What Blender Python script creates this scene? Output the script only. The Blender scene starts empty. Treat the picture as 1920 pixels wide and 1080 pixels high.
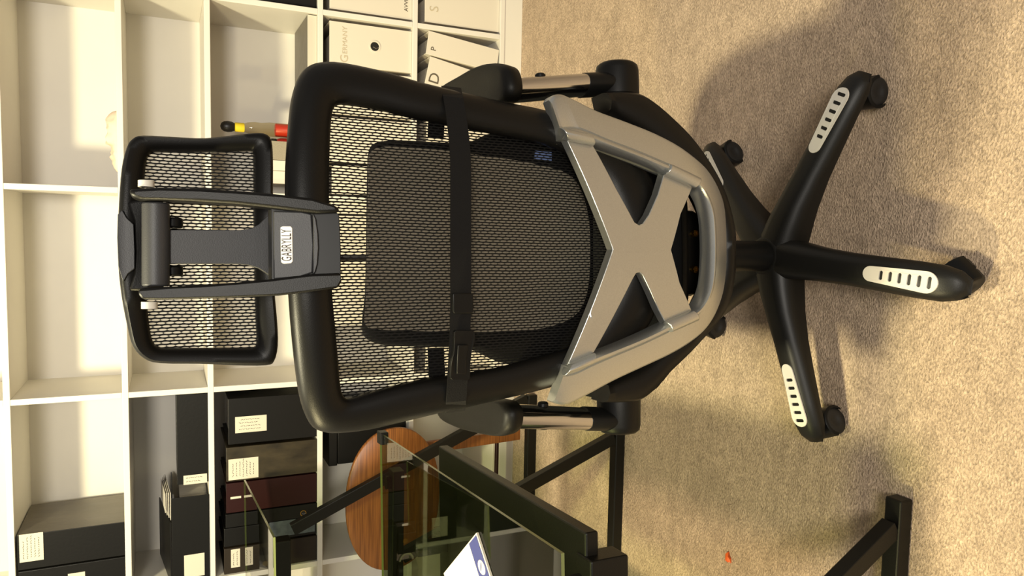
import bpy, bmesh, math, random
from mathutils import Vector, Matrix, geometry, noise

# ------------------------------------------------------------------ camera, light, exposure
sc = bpy.context.scene
YAW, PITCH, ROLL, FPX, HCAM = -8.54025169e-02, 4.34276565e-01, -1.50451806e-02, 1397.2, 1.1605
_cy, _sy, _cp, _sp = math.cos(YAW), math.sin(YAW), math.cos(PITCH), math.sin(PITCH)
FWD = Vector((_sy * _cp, _cy * _cp, -_sp))
_r0 = Vector((_cy, -_sy, 0)); _u0 = _r0.cross(FWD)
RGT = _r0 * math.cos(ROLL) + _u0 * math.sin(ROLL)
UPV = -_r0 * math.sin(ROLL) + _u0 * math.cos(ROLL)
EYE = Vector((0, 0, HCAM))
cd = bpy.data.cameras.new('camera'); cam = bpy.data.objects.new('camera', cd)
sc.collection.objects.link(cam)
cd.sensor_fit = 'HORIZONTAL'; cd.sensor_width = 36.0; cd.lens = FPX / 1920 * 36.0
cd.clip_start = 0.02
# the phone was held upright but the picture is stored turned: picture-right is world-down
cx, cyv, cz = -UPV, RGT, -FWD
cam.matrix_world = Matrix(((cx.x, cyv.x, cz.x, EYE.x), (cx.y, cyv.y, cz.y, EYE.y), (cx.z, cyv.z, cz.z, EYE.z), (0, 0, 0, 1)))
sc.camera = cam

vs = sc.view_settings
sc.display_settings.display_device = 'sRGB'
vs.view_transform = 'Standard'; vs.look = 'None'; vs.gamma = 1.0; vs.use_curve_mapping = False
vs.exposure = 0.0

w = bpy.data.worlds.new('room_ambience'); sc.world = w; w.use_nodes = True
w.node_tree.nodes['Background'].inputs[0].default_value = (1.0, 0.93, 0.86, 1)
w.node_tree.nodes['Background'].inputs[1].default_value = 0.36

def lamp(name, kind, loc, target, power, color, size=0.1, spot=None, blend=0.5):
    l = bpy.data.lights.new(name, kind); l.energy = power; l.color = color
    if kind == 'AREA':
        l.shape = 'DISK'; l.size = size
    else:
        l.shadow_soft_size = size
    if kind == 'SPOT':
        l.spot_size = math.radians(spot); l.spot_blend = blend
    o = bpy.data.objects.new(name, l); sc.collection.objects.link(o)
    o.location = loc
    d = Vector(target) - Vector(loc)
    o.rotation_euler = d.to_track_quat('-Z', 'Y').to_euler()
    return o
lamp('ceiling_light', 'AREA', (-0.62, 0.92, 2.32), (-0.25, 2.0, 0.9), 70, (1.0, 0.90, 0.58), 0.20)
lamp('side_lamp', 'SPOT', (-1.60, 0.74, 1.58), (-0.1, 0.9, 0.15), 150, (1.0, 0.84, 0.44), 0.06, 100, 0.6)
lamp('room_light', 'AREA', (0.25, -2.3, 2.25), (0.0, 2.5, 0.7), 104, (1.0, 0.94, 0.84), 0.9)

def ray(px, py):
    return FWD * FPX + RGT * ((1080 - py) - 540) - UPV * (px - 960)
def at_y(px, py, Y):
    d = ray(px, py); return d * (Y / d.y) + EYE
def at_z(px, py, Z):
    d = ray(px, py); return d * ((Z - HCAM) / d.z) + EYE

# ------------------------------------------------------------------ materials
def lin(c):
    return tuple((v / 12.92 if v <= 0.04045 else ((v + 0.055) / 1.055) ** 2.4) for v in [x / 255 for x in c]) + (1,)
def mat(name, rgb, rough=0.6, metal=0.0, var=0.0, vscale=30, bump=0.0, bscale=200, spec=0.5, coat=0.0, stretch=None):
    m = bpy.data.materials.new(name); m.use_nodes = True
    nt = m.node_tree; b = nt.nodes['Principled BSDF']
    c = lin(rgb)
    b.inputs['Base Color'].default_value = c
    b.inputs['Roughness'].default_value = rough; b.inputs['Metallic'].default_value = metal
    b.inputs['Specular IOR Level'].default_value = spec
    b.inputs['Coat Weight'].default_value = coat
    if var or bump:
        tc = nt.nodes.new('ShaderNodeTexCoord'); mp = nt.nodes.new('ShaderNodeMapping')
        nt.links.new(tc.outputs['Object'], mp.inputs[0])
        if stretch: mp.inputs['Scale'].default_value = stretch
    if var:
        n = nt.nodes.new('ShaderNodeTexNoise'); n.inputs['Scale'].default_value = vscale; n.inputs['Detail'].default_value = 5
        nt.links.new(mp.outputs[0], n.inputs['Vector'])
        mx = nt.nodes.new('ShaderNodeMix'); mx.data_type = 'RGBA'
        mx.inputs[6].default_value = tuple(v * (1 - var) for v in c[:3]) + (1,)
        mx.inputs[7].default_value = tuple(min(1, v * (1 + var)) for v in c[:3]) + (1,)
        rp = nt.nodes.new('ShaderNodeMapRange'); rp.inputs[1].default_value = 0.3; rp.inputs[2].default_value = 0.7
        nt.links.new(n.outputs[0], rp.inputs[0]); nt.links.new(rp.outputs[0], mx.inputs[0])
        nt.links.new(mx.outputs[2], b.inputs['Base Color'])
    if bump:
        n2 = nt.nodes.new('ShaderNodeTexNoise'); n2.inputs['Scale'].default_value = bscale; n2.inputs['Detail'].default_value = 3
        nt.links.new(mp.outputs[0], n2.inputs['Vector'])
        bp = nt.nodes.new('ShaderNodeBump'); bp.inputs['Strength'].default_value = bump; bp.inputs['Distance'].default_value = 0.002
        nt.links.new(n2.outputs[0], bp.inputs['Height']); nt.links.new(bp.outputs[0], b.inputs['Normal'])
    return m

M = {}
M['white'] = mat('white_painted_board', (219, 214, 203), 0.45, var=0.02, vscale=6)
M['wall'] = mat('wall_paint', (214, 208, 200), 0.8, bump=0.1)
M['plastic'] = mat('black_plastic', (13, 12, 10), 0.42, bump=0.10, bscale=900, spec=0.22)
M['plastic2'] = mat('black_satin_plastic', (16, 16, 15), 0.40, spec=0.18)
M['leg_black'] = mat('black_base_plastic', (19, 18, 15), 0.45, bump=0.1, bscale=700, spec=0.3)
M['pad'] = mat('black_armrest_pad', (12, 11, 8), 0.5, bump=0.1, bscale=600, spec=0.18)
M['rubber'] = mat('black_rubber', (14, 14, 14), 0.6)
M['grey_plastic'] = mat('grey_plastic', (50, 50, 51), 0.5, bump=0.12, bscale=900)
M['silver'] = mat('silver_paint', (186, 187, 182), 0.30, metal=0.85, var=0.06, vscale=700)
M['chrome'] = mat('chrome_tube', (205, 205, 205), 0.16, metal=1.0)
M['insert'] = mat('light_grey_plastic', (206, 200, 186), 0.5)
M['plate'] = mat('white_name_plate', (240, 236, 226), 0.4)
M['fabric'] = mat('black_fabric', (9, 9, 9), 0.9, bump=0.6, bscale=900, spec=0.15)
M['cush'] = mat('grey_cushion_fabric', (150, 141, 122), 0.9, var=0.2, vscale=500, bump=0.5, bscale=900)
M['webbing'] = mat('black_webbing', (13, 12, 11), 0.75, bump=0.5, bscale=1200, spec=0.2)
M['metal_black'] = mat('black_powder_coat', (15, 14, 11), 0.42, bump=0.15, bscale=600, spec=0.25)
M['binder_black'] = mat('black_vinyl', (18, 17, 15), 0.4, bump=0.1, bscale=120, spec=0.25)
M['binder_grey'] = mat('grey_worn_vinyl', (100, 94, 84), 0.45, var=0.12, vscale=14, bump=0.9, bscale=26, stretch=(1, 1, 0.35))
M['binder_marble'] = mat('olive_marbled_vinyl', (50, 43, 28), 0.35, var=0.6, vscale=22, bump=0.3, bscale=40, stretch=(1, 1, 0.5))
M['binder_maroon'] = mat('maroon_vinyl', (40, 15, 13), 0.4, bump=0.1, bscale=120, spec=0.25)
M['binder_brown'] = mat('dark_brown_vinyl', (42, 35, 27), 0.45, bump=0.1, bscale=120, spec=0.25)
M['binder_white'] = mat('white_vinyl', (214, 206, 190), 0.4, bump=0.08, bscale=60)
M['pocket'] = mat('clear_plastic_pocket', (70, 76, 84), 0.12, var=0.4, vscale=30)
M['paper'] = mat('paper', (204, 196, 178), 0.8)
M['paper_edge'] = mat('page_edges', (196, 190, 178), 0.8, var=0.2, vscale=300, stretch=(1, 1, 0.05))
M['ink'] = mat('ink', (70, 62, 54), 0.8)
M['ink_dark'] = mat('dark_lettering', (88, 78, 62), 0.7)
M['emboss'] = mat('embossed_lettering', (188, 176, 150), 0.5)
M['gold'] = mat('brass', (190, 150, 70), 0.25, metal=1.0)
M['blue'] = mat('blue_print', (60, 66, 120), 0.35)
M['tag_blue'] = mat('blue_tag', (120, 140, 190), 0.7)
M['cloth'] = mat('pale_pink_cloth', (232, 208, 184), 0.9, var=0.05, vscale=60)
M['orange'] = mat('orange_scrap', (214, 92, 30), 0.6)
M['cap_black'] = mat('black_cap', (20, 19, 18), 0.4)
M['yellow'] = mat('yellow_band', (222, 196, 40), 0.5)
M['red'] = mat('red_label', (196, 52, 34), 0.4)
M['green_edge'] = mat('green_glass_edge', (112, 120, 74), 0.15)

def wood():
    m = bpy.data.materials.new('brown_wood'); m.use_nodes = True; nt = m.node_tree; b = nt.nodes['Principled BSDF']
    tc = nt.nodes.new('ShaderNodeTexCoord'); mp = nt.nodes.new('ShaderNodeMapping'); mp.inputs['Scale'].default_value = (3, 3, 90)
    n = nt.nodes.new('ShaderNodeTexNoise'); n.inputs['Scale'].default_value = 2.2; n.inputs['Detail'].default_value = 6
    cr = nt.nodes.new('ShaderNodeValToRGB')
    cr.color_ramp.elements[0].position = 0.3; cr.color_ramp.elements[0].color = lin((98, 56, 23))
    cr.color_ramp.elements[1].position = 0.7; cr.color_ramp.elements[1].color = lin((148, 92, 42))
    nt.links.new(tc.outputs['Object'], mp.inputs[0]); nt.links.new(mp.outputs[0], n.inputs['Vector'])
    nt.links.new(n.outputs[0], cr.inputs[0]); nt.links.new(cr.outputs[0], b.inputs['Base Color'])
    b.inputs['Roughness'].default_value = 0.4
    return m
M['wood'] = wood()

def glass(name, tint, refl=1.45):
    m = bpy.data.materials.new(name); m.use_nodes = True; nt = m.node_tree
    for n in list(nt.nodes):
        if n.type == 'BSDF_PRINCIPLED': nt.nodes.remove(n)
    out = nt.nodes['Material Output']
    tr = nt.nodes.new('ShaderNodeBsdfTransparent'); tr.inputs[0].default_value = tint
    gl = nt.nodes.new('ShaderNodeBsdfGlossy'); gl.inputs['Roughness'].default_value = 0.02
    fr = nt.nodes.new('ShaderNodeFresnel'); fr.inputs[0].default_value = refl
    mx = nt.nodes.new('ShaderNodeMixShader')
    ge = nt.nodes.new('ShaderNodeNewGeometry'); ma = nt.nodes.new('ShaderNodeMath'); ma.operation = 'MULTIPLY_ADD'; ma.inputs[1].default_value = -1; ma.inputs[2].default_value = 1
    nt.links.new(ge.outputs['Backfacing'], ma.inputs[0])
    m2 = nt.nodes.new('ShaderNodeMath'); m2.operation = 'MULTIPLY'; nt.links.new(fr.outputs[0], m2.inputs[0]); nt.links.new(ma.outputs[0], m2.inputs[1])
    nt.links.new(m2.outputs[0], mx.inputs[0]); nt.links.new(tr.outputs[0], mx.inputs[1]); nt.links.new(gl.outputs[0], mx.inputs[2])
    nt.links.new(mx.outputs[0], out.inputs[0])
    return m
M['glass'] = glass('clear_green_glass', (0.60, 0.65, 0.50, 1), 1.5)
M['bottle_glass'] = glass('clear_bottle_glass', (0.86, 0.80, 0.64, 1), 1.5)

def mesh_fabric(name, pu, pv, ang, fill):
    # woven mesh: staggered lens-shaped openings between black threads
    m = bpy.data.materials.new(name); m.use_nodes = True; nt = m.node_tree; N = nt.nodes; L = nt.links
    b = N['Principled BSDF']; b.inputs['Base Color'].default_value = lin((13, 12, 10)); b.inputs['Roughness'].default_value = 0.6; b.inputs['Specular IOR Level'].default_value = 0.2
    tc = N.new('ShaderNodeTexCoord'); sp = N.new('ShaderNodeSeparateXYZ'); L.new(tc.outputs['UV'], sp.inputs[0])
    def mth(op, a, b_=None, c=None):
        n = N.new('ShaderNodeMath'); n.operation = op
        for i, v in enumerate((a, b_, c)):
            if v is None: continue
            if isinstance(v, (int, float)): n.inputs[i].default_value = v
            else: L.new(v, n.inputs[i])
        return n.outputs[0]
    ns = N.new('ShaderNodeTexNoise'); ns.inputs['Scale'].default_value = 9; L.new(tc.outputs['UV'], ns.inputs['Vector'])
    wob = mth('MULTIPLY', mth('SUBTRACT', ns.outputs[0], 0.5), 0.004)
    u = mth('DIVIDE', mth('ADD', sp.outputs[0], wob), pu)
    col = mth('FLOOR', u)
    fu = mth('ABSOLUTE', mth('SUBTRACT', mth('FRACT', u), 0.5))
    sh = mth('MULTIPLY', col, ang)
    v = mth('ADD', mth('DIVIDE', sp.outputs[1], pv), sh)
    fv = mth('MULTIPLY', mth('ABSOLUTE', mth('SUBTRACT', mth('FRACT', v), 0.5)), 2.0)
    lens = mth('MULTIPLY', mth('SUBTRACT', 1.0, mth('MULTIPLY', fv, mth('MULTIPLY', fv, fv))), fill)
    op = mth('LESS_THAN', fu, lens)
    tr = N.new('ShaderNodeBsdfTransparent'); mx = N.new('ShaderNodeMixShader')
    L.new(op, mx.inputs[0]); L.new(b.outputs[0], mx.inputs[1]); L.new(tr.outputs[0], mx.inputs[2])
    L.new(mx.outputs[0], N['Material Output'].inputs[0])
    return m
M['back_mesh'] = mesh_fabric('woven_back_mesh', 0.0036, 0.0100, 0.42, 0.30)
M['head_mesh'] = mesh_fabric('woven_headrest_mesh', 0.0036, 0.0090, 0.42, 0.30)

def carpet():
    m = bpy.data.materials.new('beige_carpet'); m.use_nodes = True; nt = m.node_tree; N = nt.nodes; L = nt.links
    b = N['Principled BSDF']; b.inputs['Roughness'].default_value = 1.0; b.inputs['Specular IOR Level'].default_value = 0.1
    tc = N.new('ShaderNodeTexCoord')
    mp = N.new('ShaderNodeMapping'); mp.inputs['Scale'].default_value = (1.0, 1.7, 1); mp.inputs['Rotation'].default_value = (0, 0, 0.5)
    L.new(tc.outputs['Object'], mp.inputs[0])
    def noi(scale, det, dist=0.0):
        n = N.new('ShaderNodeTexNoise'); n.inputs['Scale'].default_value = scale; n.inputs['Detail'].default_value = det
        n.inputs['Distortion'].default_value = dist
        L.new(mp.outputs[0], n.inputs['Vector']); return n.outputs[0]
    fine, mid, big = noi(180, 5, 0.5), noi(26, 5, 1.2), noi(3.0, 4, 0.8)
    def rng(x, a, bb, lo, hi):
        r = N.new('ShaderNodeMapRange'); r.inputs[1].default_value = a; r.inputs[2].default_value = bb
        r.inputs[3].default_value = lo; r.inputs[4].default_value = hi; L.new(x, r.inputs[0]); return r.outputs[0]
    def mul(a, c):
        n = N.new('ShaderNodeMath'); n.operation = 'MULTIPLY'; L.new(a, n.inputs[0]); L.new(c, n.inputs[1]); return n.outputs[0]
    f = mul(mul(rng(fine, .32, .68, .62, 1.30), rng(mid, .3, .7, .82, 1.14)), rng(big, .3, .7, .86, 1.12))
    mx = N.new('ShaderNodeMix'); mx.data_type = 'RGBA'; mx.blend_type = 'MULTIPLY'; mx.inputs[0].default_value = 1
    mx.inputs[6].default_value = lin((186, 164, 140))
    cmb = N.new('ShaderNodeCombineColor')
    for i in range(3): L.new(f, cmb.inputs[i])
    L.new(cmb.outputs[0], mx.inputs[7]); L.new(mx.outputs[2], b.inputs['Base Color'])
    bp = N.new('ShaderNodeBump'); bp.inputs['Strength'].default_value = 0.9; bp.inputs['Distance'].default_value = 0.006
    L.new(fine, bp.inputs['Height']); L.new(bp.outputs[0], b.inputs['Normal'])
    return m
M['carpet'] = carpet()

# ------------------------------------------------------------------ mesh helpers
class MB:
    def __init__(s): s.v = []; s.f = []; s.uv = None; s.fm = {}
    def add(s, vs, fs):
        o = len(s.v); s.v += [Vector(p) for p in vs]; s.f += [tuple(i + o for i in q) for q in fs]; return s
    def box(s, a, b, T=None):
        (x0, y0, z0), (x1, y1, z1) = a, b
        vs = [(x0, y0, z0), (x1, y0, z0), (x1, y1, z0), (x0, y1, z0), (x0, y0, z1), (x1, y0, z1), (x1, y1, z1), (x0, y1, z1)]
        if T: vs = [T(Vector(p)) for p in vs]
        return s.add(vs, [(0, 3, 2, 1), (4, 5, 6, 7), (0, 1, 5, 4), (1, 2, 6, 5), (2, 3, 7, 6), (3, 0, 4, 7)])
    def rings(s, rings, closed=True, cap=True, loop=False):
        n = len(rings[0]); o = len(s.v)
        for r in rings: s.v += [Vector(p) for p in r]
        R = len(rings); rr = R if loop else R - 1
        for k in range(rr):
            a = o + k * n; b = o + ((k + 1) % R) * n
            for i in range(n if closed else n - 1):
                j = (i + 1) % n
                s.f.append((a + i, a + j, b + j, b + i))
        if cap and not loop:
            s.f.append(tuple(o + i for i in range(n))[::-1]); s.f.append(tuple(o + (R - 1) * n + i for i in range(n)))
        return s
    def tube(s, pts, r, n=16, r2=None, cap=True):
        pts = [Vector(p) for p in pts]; rs = r if isinstance(r, (list, tuple)) else [r] * len(pts)
        rings = []
        ref = None
        for i, p in enumerate(pts):
            t = (pts[min(i + 1, len(pts) - 1)] - pts[max(i - 1, 0)]).normalized()
            if ref is None:
                ref = Vector((0, 0, 1)) if abs(t.z) < 0.9 else Vector((1, 0, 0))
            u = (ref - t * ref.dot(t)).normalized(); v = t.cross(u); ref = u
            rings.append([p + u * math.cos(a) * rs[i] + v * math.sin(a) * rs[i] * (r2 or 1) for a in [2 * math.pi * k / n for k in range(n)]])
        return s.rings(rings, cap=cap)
    def bar(s, p, q, wdt, hgt, up=(0, 0, 1)):
        p, q = Vector(p), Vector(q); t = (q - p).normalized(); upv = Vector(up)
        u = (upv - t * upv.dot(t)).normalized(); v = t.cross(u)
        rg = lambda c: [c + u * hgt / 2 + v * wdt / 2, c + u * hgt / 2 - v * wdt / 2, c - u * hgt / 2 - v * wdt / 2, c - u * hgt / 2 + v * wdt / 2]
        return s.rings([rg(p), rg(q)])
    def prism(s, outer, holes, T, t0, t1):
        # outer / holes are 2D loops; T(x, y, t) -> 3D
        loops = [outer] + list(holes); flat = [p for l in loops for p in l]; n = len(flat)
        tris = geometry.tessellate_polygon([[Vector((p[0], p[1], 0)) for p in l] for l in loops])
        o = len(s.v)
        for t in (t0, t1): s.v += [Vector(T(p[0], p[1], t)) for p in flat]
        for a, b, c in tris:
            s.f.append((o + a, o + b, o + c)); s.f.append((o + n + c, o + n + b, o + n + a))
        k = 0
        for l in loops:
            m = len(l)
            for i in range(m):
                j = (i + 1) % m; s.f.append((o + k + i, o + k + j, o + n + k + j, o + n + k + i))
            k += m
        return s

def prism_fine(outer, T, t0, t1, L):
    b = bmesh.new(); vs = [b.verts.new((p[0], p[1], 0)) for p in outer]
    tr = geometry.tessellate_polygon([[Vector((p[0], p[1], 0)) for p in outer]])
    for q in tr: b.faces.new([vs[i] for i in q])
    for _ in range(6):
        es = [e for e in b.edges if e.calc_length() > L]
        if not es: break
        bmesh.ops.subdivide_edges(b, edges=es, cuts=1); bmesh.ops.triangulate(b, faces=b.faces[:])
        bmesh.ops.beautify_fill(b, faces=b.faces[:], edges=[e for e in b.edges if not e.is_boundary])
    b.verts.index_update(); n = len(b.verts); mb = MB()
    for t in (t0, t1): mb.v += [Vector(T(v.co.x, v.co.y, t)) for v in b.verts]
    for f in b.faces:
        i = [v.index for v in f.verts]; mb.f.append(tuple(i)); mb.f.append(tuple(k + n for k in reversed(i)))
    for e in b.edges:
        if e.is_boundary:
            i, j = e.verts[0].index, e.verts[1].index; mb.f.append((i, j, j + n, i + n))
    b.free(); return mb
COL = sc.collection
def base_of(p):
    while p and p.parent: p = p.parent
    return p.location if p else Vector((0, 0, 0))
def obj(name, mb, m, parent=None, bevel=0.0, smooth=True, seg=2, sub=0, label=None, kind=None, uv=None, origin=None, ang=40):
    me = bpy.data.meshes.new(name); off = origin if origin is not None else base_of(parent)
    off = Vector(off)
    me.from_pydata([v - off for v in mb.v], [], mb.f)
    bm = bmesh.new(); bm.from_mesh(me); bmesh.ops.remove_doubles(bm, verts=bm.verts, dist=1e-6)
    bmesh.ops.recalc_face_normals(bm, faces=bm.faces); bm.to_mesh(me); bm.free()
    mm = m if isinstance(m, (list, tuple)) else [m]
    for x in mm: me.materials.append(x)
    if smooth:
        me.polygons.foreach_set('use_smooth', [True] * len(me.polygons))
    o = bpy.data.objects.new(name, me); COL.objects.link(o)
    if parent: o.parent = parent
    else: o.location = off
    if uv:
        l = me.uv_layers.new(name='UVMap')
        for lp in me.loops:
            l.data[lp.index].uv = uv(me.vertices[lp.vertex_index].co + off)
    if bevel:
        bv = o.modifiers.new('bevel', 'BEVEL'); bv.width = bevel; bv.segments = seg; bv.limit_method = 'ANGLE'; bv.angle_limit = math.radians(ang)
        bv.harden_normals = False
    if sub:
        sb = o.modifiers.new('sub', 'SUBSURF'); sb.levels = sub; sb.render_levels = sub
    if smooth and not sub:
        try:
            me.set_sharp_from_angle(angle=math.radians(ang))
        except Exception: pass
    if label: o['label'] = label
    if kind: o['kind'] = kind
    return o
def thing(name, label, cat, loc, group=None):
    o = bpy.data.objects.new(name, None); COL.objects.link(o); o.location = loc; o.empty_display_size = 0.05
    o['label'] = label; o['category'] = cat
    if group: o['group'] = group
    return o
def tag(o, label, cat, group=None):
    o['label'] = label; o['category'] = cat
    if group: o['group'] = group
    return o
def spline(pts, k=4, closed=True):
    pts = [Vector(p) for p in pts]; n = len(pts); out = []
    for i in range(n if closed else n - 1):
        g = (lambda j: pts[j % n]) if closed else (lambda j: pts[min(max(j, 0), n - 1)])
        p0, p1, p2, p3 = g(i - 1), g(i), g(i + 1), g(i + 2)
        for s_ in range(k):
            t = s_ / k
            out.append(0.5 * ((2 * p1) + (p2 - p0) * t + (2 * p0 - 5 * p1 + 4 * p2 - p3) * t * t + (3 * p1 - p0 - 3 * p2 + p3) * t ** 3))
    if not closed: out.append(pts[-1])
    return out
def text_mesh(txt, size, T, depth=0.0006, spacing=1.0, width=None):
    c = bpy.data.curves.new('txt', 'FONT'); c.body = txt; c.size = size; c.extrude = depth / 2; c.align_x = 'CENTER'; c.align_y = 'CENTER'
    c.space_character = spacing; c.resolution_u = 3
    o = bpy.data.objects.new('txt', c); COL.objects.link(o)
    dg = bpy.context.evaluated_depsgraph_get(); dg.update()
    me = bpy.data.meshes.new_from_object(o.evaluated_get(dg))
    k_ = 1.0
    if width: k_ = width / (max(v.co.x for v in me.vertices) - min(v.co.x for v in me.vertices))
    mb = MB(); mb.add([T(Vector((v.co.x * k_, v.co.y, v.co.z))) for v in me.vertices], [tuple(p.vertices) for p in me.polygons])
    bpy.data.objects.remove(o); bpy.data.curves.remove(c); bpy.data.meshes.remove(me)
    return mb
def scribble(mb, T, w_, h_, lines, rnd, th=0.0014, vertical=False):
    # rows of little illegible pen strokes on a label lying in the plane T(x, z)
    for i in range(lines):
        if vertical: a0 = -w_ / 2 + w_ * (i + 0.5) / lines
        else: a0 = h_ / 2 - h_ * (i + 0.5) / lines
        L_ = h_ if vertical else w_
        x = -L_ / 2 + rnd.random() * L_ * 0.1; end = L_ / 2 - rnd.random() * L_ * 0.3
        while x < end:
            ln = 0.003 + rnd.random() * 0.004; dz = (rnd.random() - 0.5) * 0.004
            q = [(x, a0 + dz), (x + ln, a0 - dz), (x + ln, a0 - dz + th), (x, a0 + dz + th)]
            if vertical: q = [(b_, -a_) for a_, b_ in q]
            mb.add([T(*p) for p in q], [(0, 1, 2, 3)]); x += ln + 0.001 + rnd.random() * 0.002

# ------------------------------------------------------------------ setting
YF, YB = 2.45, 2.75
def struct(name, mb, m, **k):
    o = obj(name, mb, m, smooth=False, **k); o['kind'] = 'structure'; return o
struct('floor', MB().box((-4, -1.2, -0.05), (4, 2.78, 0)), M['carpet'])
struct('wall_back', MB().box((-4, 2.78, -0.05), (4, 2.86, 2.6)), M['wall'])

# ------------------------------------------------------------------ bookcase
XA, XB, XC = -0.5116, 0.0915, 0.6753
XL, XR = at_y(600, 1056, YF).x, 1.27
XS = [2 * XL - XA, XL, XA, XB, XC, XR]
T2 = 0.0085
ZS = [at_y(-1, 340, YF).z, 1.275, 1.040, 0.707, 0.3954, at_y(941, 30, YF).z - 0.004]
ZT = 2 * ZS[0] - ZS[1]
bc = thing('bookcase', 'large white cubby bookcase across the back, holding binders and boxes', 'bookcase', (XA, YF, 0))
for z in [ZT] + ZS:
    obj('shelf_board', MB().box((XS[0] - T2, YF, z - T2), (XS[-1] + T2, YB, z + T2)), M['white'], bc, bevel=0.0015, smooth=False)
zz = [ZT] + ZS
for i in range(len(zz) - 1):
    for k, x in enumerate(XS):
        obj('divider_panel', MB().box((x - T2, YF + 0.0006, zz[i + 1] + T2), (x + T2, YB, zz[i] - T2)), M['white'], bc, bevel=0.0012, smooth=False)
obj('back_panel', MB().box((XS[0] - T2, YB, 0.0), (XS[-1] + T2, YB + 0.012, ZT + T2)), M['white'], bc, smooth=False)
obj('kick_board', MB().box((XS[0] - T2, YF + 0.004, 0.0), (XS[-1] + T2, YF + 0.022, ZS[5] - T2)), M['white'], bc, bevel=0.001, smooth=False)
def top(i): return ZS[i] + T2 + 0.0004

# ------------------------------------------------------------------ binders
def binder(name, label, x0, x1, z0, h, m, y0=YF + 0.012, depth=0.27, lean=0.0, pivot='r', lab=None, group=None, text=None, hole=None,
           slot=None, cat='binder', pages=True, seed=1, flat=False, sidemat=None):
    """A ring binder with its spine to the room; flat = lying on its cover (then h is its thickness)."""
    wd = x1 - x0; rnd = random.Random(seed)
    px_ = x1 if pivot == 'r' else x0
    org = Vector((px_, y0, z0)); ca, sa = math.cos(lean), math.sin(lean)
    def T(p):  # p in unleaned coordinates relative to the pivot corner
        x, y, z = p[0] - px_, p[1] - y0, p[2] - z0
        return Vector((px_ + x * ca + z * sa, y0 + y, z0 - x * sa + z * ca))
    r = thing(name, label, cat, org, group)
    t = 0.0035
    if not flat:
        sp_w = MB().box((x0, y0, z0), (x1, y0 + t, z0 + h), T)
        obj('spine', sp_w, m, r, bevel=0.0012, smooth=False)
        for a in (x0, x1 - t):
            obj('cover', MB().box((a, y0 + t, z0), (a + t, y0 + depth, z0 + h), T), sidemat or m, r, bevel=0.001, smooth=False)
        if pages:
            obj('page_block', MB().box((x0 + t + .001, y0 + 0.03, z0 + 0.006), (x0 + t + (wd - 2 * t) * 0.8, y0 + depth - 0.01, z0 + h - 0.012), T), M['paper_edge'], r, smooth=False)
    else:
        obj('spine', MB().box((x0, y0, z0), (x1, y0 + t, z0 + h), T), m, r, bevel=0.0012, smooth=False)
        for a in (z0, z0 + h - t):
            obj('cover', MB().box((x0, y0 + t, a), (x1, y0 + depth, a + t), T), sidemat or m, r, bevel=0.001, smooth=False)
        if pages:
            obj('page_block', MB().box((x0 + .008, y0 + 0.03, z0 + t + .0005), (x1 - .012, y0 + depth - 0.01, z0 + t + (h - 2 * t) * 0.8), T), M['paper_edge'], r, smooth=False)
    face = lambda x, z, d=0.0: T((x, y0 - d, z))
    if lab:
        lx0, lx1, lz0, lz1 = lab[:4]
        lo = obj('paper_label', MB().box((lx0, y0 - 0.0012, lz0), (lx1, y0 - 0.0002, lz1), T), M['paper'], r, smooth=False)
        if len(lab) > 4 and lab[4]:
            mb = MB(); cxm, czm = (lx0 + lx1) / 2, (lz0 + lz1) / 2
            scribble(mb, lambda a, b: face(cxm + a, czm + b, 0.0016), (lx1 - lx0) * 0.8, (lz1 - lz0) * 0.8, lab[4], rnd, vertical=(len(lab) > 5 and lab[5]))
            obj('handwriting', mb, M['ink'], lo, smooth=False)
    if text:
        for tx, tcx, tcz, sz, mm in text:
            obj('lettering', text_mesh(tx, sz, lambda c: face(tcx + c.x, tcz + c.y, 0.0007 + c.z)), mm, r, smooth=False)
    if hole:
        hx, hz, hr, mm = hole
        ring = []
        for rr, dd in ((hr, 0.0), (hr * 1.0, 0.002), (hr * 0.78, 0.002), (hr * 0.74, 0.0)):
            ring.append([face(hx + rr * math.cos(a), hz + rr * math.sin(a), dd) for a in [2 * math.pi * k / 24 for k in range(24)]])
        ho = obj('finger_ring', MB().rings(ring, cap=False), mm, r)
        obj('finger_hole', MB().rings([[face(hx + hr * .75 * math.cos(a), hz + hr * .75 * math.sin(a), dd) for a in [2 * math.pi * k / 24 for k in range(24)]] for dd in (0.0004, 0.0001)]), M['cap_black'], ho)
        gl = MB(); gl.tube([face(hx - hr * .1, hz - hr * .7, .001), face(hx - hr * .35, hz - hr * .2, .001), face(hx - hr * .1, hz + hr * .3, .001)], 0.0012, 6)
        obj('ring_lever', gl, M['chrome'], ho)
    if slot:
        obj('spine_pocket', MB().box((slot[0], y0 - 0.001, slot[1]), (slot[2], y0 - 0.0001, slot[3]), T), M['pocket'], r, smooth=False)
    return r
def X(px, py, Y=YF + 0.01): return at_y(px, py, Y).x
def Z(px, py, Y=YF + 0.01): return at_y(px, py, Y).z
H4 = ZS[3] - ZS[4] - 2 * T2
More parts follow.
